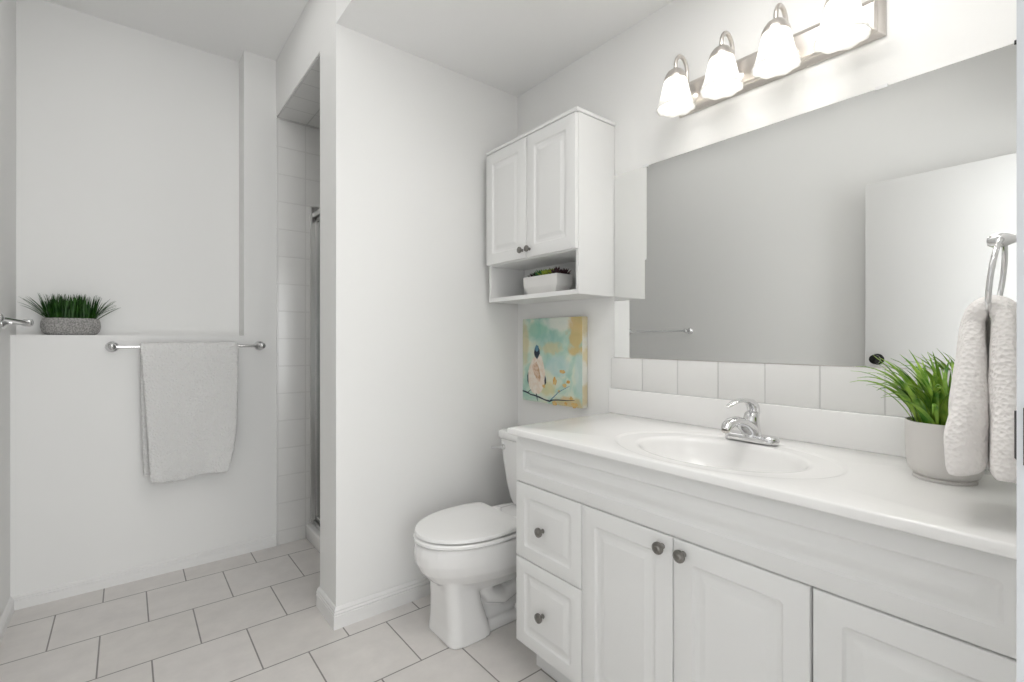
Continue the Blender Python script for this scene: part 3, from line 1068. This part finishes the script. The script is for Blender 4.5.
# ------------------------------------------------------------------ shower enclosure
mb = MB().box(0.820, 0.935, YJ + 0.001, YP - 0.009, 0, 0.088, 0.010, 3)
o = mb.build('shower_curb', M['porcelain'], None, 40)
tag(o, 'white shower curb at the foot of the shower opening', 'shower curb')
t = thing('shower_door', 'aluminium framed glass shower door standing on the shower curb', 'shower door', (0.878, 2.58, 0.088))
mb = MB()
mb.box(0.845, 0.862, YP - 0.034, YP - 0.0085, 0.0885, 1.945, 0.001)
mb.box(0.862, 0.905, YP - 0.030, YP - 0.0085, 0.0885, 1.95, 0.001)
mb.box(0.855, 0.900, YJ + 0.002, YJ + 0.028, 0.0885, 1.90, 0.001)
mb.box(0.852, 0.903, YJ + 0.003, YP - 0.035, 1.880, 1.908, 0.002)
mb.box(0.855, 0.900, YJ + 0.003, YP - 0.010, 0.0885, 0.108, 0.002)
mb.build('frame', M['aluminium'], t, 40)
mb = MB()
for ya, yb2 in ((YP - 0.056, YP - 0.035), (YJ + 0.030, YJ + 0.052)):
    mb.box(0.868, 0.886, ya, yb2, 0.112, 1.879, 0.001)
mb.box(0.868, 0.886, YJ + 0.031, YP - 0.036, 1.856, 1.879, 0.001)
mb.box(0.868, 0.886, YJ + 0.031, YP - 0.036, 0.112, 0.134, 0.001)
stile = mb.build('door_stile', M['aluminium'], t, 40)
MB().box(0.8695, 0.8845, YP - 0.0345, YP - 0.0305, 0.112, 1.879).build('gasket', M['gasket'], t, 0)
MB().box(0.8742, 0.8798, YJ + 0.050, YP - 0.054, 0.132, 1.858).build('glass_pane', M['glass'], t, 0)


# ------------------------------------------------------------------ towel bars
def towel_bar(label, p0, p1, nrm):
    """p0,p1: bar ends; nrm: unit vector away from the wall; posts reach back 0.075"""
    p0, p1, nrm = Vector(p0), Vector(p1), Vector(nrm)
    t = thing('towel_bar', label, 'towel bar', (p0 + p1) / 2, 'chrome towel bars')
    MB().tube([p0, p1], 0.0075, 16).build('bar', M['chrome'], t, 45)
    ax = {(0, -1): '-Y', (1, 0): 'X'}[(round(nrm.x), round(nrm.y))]
    for p in (p0, p1):
        w_ = p - nrm * 0.074
        mb = MB()
        mb.lathe([(0.026, 0), (0.026, 0.004), (0.021, 0.010), (0.012, 0.015), (0.0085, 0.024), (0.0085, 0.052), (0.012, 0.058), (0.0165, 0.066), (0.0175, 0.074), (0.0165, 0.082), (0.012, 0.089), (0.0001, 0.092)], w_, ax, 28)
        mb.build('post', M['chrome'], t, 45)
    return t


towel_bar('chrome towel bar on the half height wall holding the white bath towel', (-0.052, YP - 0.075, 1.133), (0.578, YP - 0.075, 1.133), (0, -1, 0))
towel_bar('empty chrome towel bar on the left wall beside the potted grass', (XL + 0.075, 2.175, 1.236), (XL + 0.075, 2.785, 1.236), (1, 0, 0))

# bath towel over the bar
YB, ZB = YP - 0.075, 1.133
mb = MB()
path = []
nb = 34
for i in range(nb):                     # back leaf, bottom to top
    f = i / (nb - 1)
    path.append((YB + 0.017 + 0.004 * (1 - f), 0.512 + (ZB - 0.512) * f, 'b', 1 - f))
for k in range(1, 8):
    a = PI * k / 8
    path.append((YB + 0.017 * math.cos(a), ZB + 0.015 * math.sin(a), 'o', 0))
nf = 40
for i in range(nf):
    f = i / (nf - 1)
    path.append((YB - 0.017 - 0.010 * f, ZB - (ZB - 0.478) * f, 'f', f))
rows = []
nx = 30
for (y, z, kd, f) in path:
    row = []
    if kd == 'b':
        x0, x1 = 0.050 + 0.014 * f, 0.462 - 0.03 * f
    elif kd == 'o':
        x0, x1 = 0.050, 0.463
    else:
        x0 = 0.050 + 0.040 * f ** 0.8
        x1 = 0.463 - 0.012 * f - 0.040 * max(0, (f - 0.55) / 0.45) ** 2
    for i in range(nx + 1):
        u = i / nx
        yy = y
        zz = z
        if kd == 'f':
            yy += -0.010 * f * math.sin(u * 7 + 0.6) * (0.4 + f) - 0.006 * f * math.sin(u * 15) * f
            zz += 0.012 * f ** 6 * (u ** 6) + 0.006 * f ** 4 * math.cos(u * 9)
        row.append(Vector((x0 + (x1 - x0) * u, yy, zz)))
    rows.append(row)
mb.loft(rows, False, False, closed=False)
o = mb.build('bath_towel', M['towel'], None, 180)
sd = o.modifiers.new('Solidify', 'SOLIDIFY')
sd.thickness = 0.013
sd.offset = 0
subsurf(o, 1)
tag(o, 'white textured bath towel folded over the chrome bar on the half wall', 'bath towel')


# ------------------------------------------------------------------ towel ring and hand towel
RX, RY, RZ = 1.175, 0.126, 1.340
t = thing('towel_ring', 'chrome towel ring on the wall by the doorway holding the cream hand towel', 'towel ring', (RX, YF, RZ))
mb = MB()
mb.lathe([(0.022, 0), (0.022, 0.004), (0.017, 0.009), (0.009, 0.013), (0.0065, 0.022), (0.0065, 0.052), (0.008, 0.056), (0.0115, 0.063), (0.0125, 0.072), (0.0115, 0.080), (0.008, 0.086), (0.0001, 0.088)], (RX, YF + 0.001, RZ), 'Y', 28)
mb.build('post', M['chrome'], t, 45)
mb = MB()
RR = 0.066
tiltr = 0.11
mb.tube([(RX + RR * math.sin(2 * PI * k / 48), RY - 0.004 + tiltr * (1 - math.cos(2 * PI * k / 48)) * RR, RZ - RR + RR * math.cos(2 * PI * k / 48)) for k in range(48)], 0.0042, 12, closed=True)
mb.build('ring', M['chrome'], t, 45)

mb = MB()
ZR = RZ - 2 * RR                          # bottom of the ring
YR = RY + 0.010
path = []
for i in range(26):                      # leaf nearer the wall, bottom to top
    f = 1 - i / 25
    path.append((YR - 0.020 - 0.004 * f ** 0.7, ZR - 0.004 - 0.268 * f, f, -1))
for k in range(1, 8):
    a = PI * k / 8
    path.append((YR - 0.020 * math.cos(a), ZR - 0.004 + 0.025 * math.sin(a), 0.0, 0))
for i in range(26):
    f = i / 25
    path.append((YR + 0.020 + 0.008 * f ** 0.6, ZR - 0.004 - 0.262 * f, f, 1))
rings = []
N = len(path)
n = 40
for i, (y, z, f, side) in enumerate(path):
    y0, z0 = path[max(i - 1, 0)][:2]
    y1, z1 = path[min(i + 1, N - 1)][:2]
    l = math.hypot(y1 - y0, z1 - z0)
    ny, nz = -(z1 - z0) / l, (y1 - y0) / l
    hw = 0.042 + 0.048 * min(1, f * 1.3) ** 0.8
    th = 0.0165 + 0.0085 * min(1, f * 2.0)
    ed = min(i, N - 1 - i)
    if ed < 3:
        th *= (0.45, 0.8, 0.95)[ed]
        hw -= (0.004, 0.001, 0)[ed]
    ring = []
    for k in range(n):
        a = 2 * PI * k / n
        cx_ = math.copysign(abs(math.cos(a)) ** 0.6, math.cos(a))
        sy_ = math.copysign(abs(math.sin(a)) ** 0.8, math.sin(a))
        u = cx_ * hw
        fold = 0.006 * math.sin(u * 75 + side * 1.1 + 0.8) * min(1, 0.35 + f)
        v = sy_ * th + fold * (1 if side >= 0 else 0.7)
        v += 0.003 * noise.noise(Vector((u * 30, f * 6, side * 4.0)))
        ring.append(Vector((RX + u + 0.006 * math.sin(f * 4 + side), y + ny * v, z + nz * v + (0.008 * math.sin(u * 28 + side) * (f ** 8)))))
    rings.append(ring)
mb.loft(rings)
o = mb.build('hand_towel', M['handtowel'], None, 180)
subsurf(o, 1)
tag(o, 'cream textured hand towel hanging through the chrome towel ring over the countertop', 'hand towel')


# ------------------------------------------------------------------ potted grasses
def blades(mb, roots, rng, lmin, lmax, w0, bend, seg=7, leanmax=0.5):
    for (x, y, z, outx, outy, outf) in roots:
        L_ = rng.uniform(lmin, lmax)
        az = math.atan2(outy, outx) + rng.gauss(0, 0.5) if outf > 0.05 else rng.uniform(0, 2 * PI)
        lean = rng.uniform(0.02, 0.18) + leanmax * outf * rng.uniform(0.5, 1.1)
        bd = rng.uniform(*bend) * (0.4 + outf)
        p = Vector((x, y, z))
        d = Vector((math.cos(az), math.sin(az), 0))
        s_ = Vector((-math.sin(az), math.cos(az), 0))
        tw = rng.uniform(-0.9, 0.9)
        wd = w0 * rng.uniform(0.7, 1.15)
        rings = []
        th = lean
        for i in range(seg + 1):
            f = i / seg
            ww = wd * (0.55 + 0.9 * f if f < 0.45 else max(0.05, 0.955 * (1 - ((f - 0.45) / 0.55) ** 2.0)))
            up_ = Vector((0, 0, 1)) * math.cos(th) + d * math.sin(th)
            nrm = d * math.cos(th) - Vector((0, 0, 1)) * math.sin(th)
            s2 = (s_ * math.cos(tw * (1 - f * 0.5)) + nrm * math.sin(tw * (1 - f * 0.5))).normalized()
            n2 = up_.cross(s2)
            # shallow V section with real thickness
            rings.append([p - s2 * ww, p + n2 * ww * 0.28, p + s2 * ww, p + n2 * (ww * 0.28 + 0.0006)])
            p = p + up_ * (L_ / seg)
            th += bd / seg * (0.3 + 1.4 * f)
        mb.loft(rings)


# bowl on the half wall
rng = random.Random(11)
gx, gy = -0.200, 3.050
t = thing('potted_grass', 'dark green grass in a grey ribbed bowl on the half wall ledge', 'potted plant', (gx, gy, ZP))
mb = MB()
rings = []
prof = [(0.080, 0.0), (0.090, 0.004), (0.100, 0.018), (0.1045, 0.038), (0.103, 0.060), (0.098, 0.076), (0.0955, 0.0785), (0.092, 0.076), (0.090, 0.066)]
for r, z in prof:
    rings.append([Vector((gx + math.cos(a) * r * (1 + (0.012 * math.cos(60 * a) if 0.002 < z < 0.077 else 0)),
                          gy + math.sin(a) * r * 0.62 * (1 + (0.012 * math.cos(60 * a) if 0.002 < z < 0.077 else 0)), ZP + z)) for a in [2 * PI * k / 240 for k in range(240)]])
mb.loft(rings)
mb.build('bowl', M['stonepot'], t, 60)
MB().loft([[Vector((gx + math.cos(a) * 0.0895, gy + math.sin(a) * 0.0553, ZP + z)) for a in [2 * PI * k / 40 for k in range(40)]] for z in (0.060, 0.069)])
mb = MB()
mb.loft([[Vector((gx + math.cos(a) * 0.0890, gy + math.sin(a) * 0.0550, ZP + z)) for a in [2 * PI * k / 40 for k in range(40)]] for z in (0.060, 0.069)])
mb.build('soil', M['soil'], t, 0)
roots = []
for k in range(300):
    r = math.sqrt(rng.random())
    a = rng.uniform(0, 2 * PI)
    u, v = r * math.cos(a), r * math.sin(a)
    roots.append((gx + u * 0.082, gy + v * 0.046, ZP + 0.068, u, v * 0.3, max(0.0, abs(u) - 0.72) * 2.0))
mb = MB()
blades(mb, roots, rng, 0.075, 0.128, 0.0042, (0.1, 0.5), 6, 0.35)
roots = []
for k in range(22):
    s_ = rng.choice((-1, 1))
    roots.append((gx + s_ * rng.uniform(0.06, 0.084), gy + rng.uniform(-0.03, 0.02), ZP + 0.068, s_, rng.uniform(-0.3, 0.0), 1.0))
blades(mb, roots, rng, 0.11, 0.15, 0.0036, (0.15, 0.5), 7, 0.72)
# keep the leaves clear of the niche wall
for v in mb.bm.verts:
    if v.co.y > YN - 0.006:
        v.co.y = YN - 0.006 - rng.uniform(0, 0.004)
mb.build('leaves', M['grass_dark'], t, 60)

# pot on the countertop
rng = random.Random(5)
qx, qy = 1.415, 0.238
t = thing('potted_grass', 'bright green arching grass in a smooth white pot on the countertop behind the hand towel', 'potted plant', (qx, qy, ZC))
mb = MB()
mb.lathe([(0.050, 0.0), (0.054, 0.0), (0.0545, 0.005), (0.050, 0.008), (0.058, 0.013), (0.0635, 0.024), (0.0665, 0.045), (0.068, 0.085), (0.0685, 0.124), (0.0678, 0.127), (0.0655, 0.127), (0.0648, 0.112), (0.0648, 0.100)], (qx, qy, ZC + 0.0005), 'Z', 56)
mb.build('pot', M['pot'], t, 45)
mb = MB()
mb.lathe([(0.0645, 0.100), (0.0645, 0.113), (0.03, 0.117), (0.0001, 0.118)], (qx, qy, ZC), 'Z', 32)
mb.build('soil', M['soil'], t, 60)
roots = []
for k in range(165):
    r = math.sqrt(rng.random()) * 0.9
    a = rng.uniform(0, 2 * PI)
    u, v = r * math.cos(a), r * math.sin(a)
    roots.append((qx + u * 0.056, qy + v * 0.056, ZC + 0.113, u, v, 0.25 + 0.75 * r))
mb = MB()
blades(mb, roots, rng, 0.11, 0.20, 0.0055, (0.5, 2.0), 10, 0.42)
for v in mb.bm.verts:
    if v.co.x > XM - 0.03:
        v.co.x = XM - 0.03 - 0.01 * rng.random()
    if v.co.y < YF + 0.01:
        v.co.y = YF + 0.01 + 0.01 * rng.random()
mb.build('leaves', M['grass_light'], t, 60)
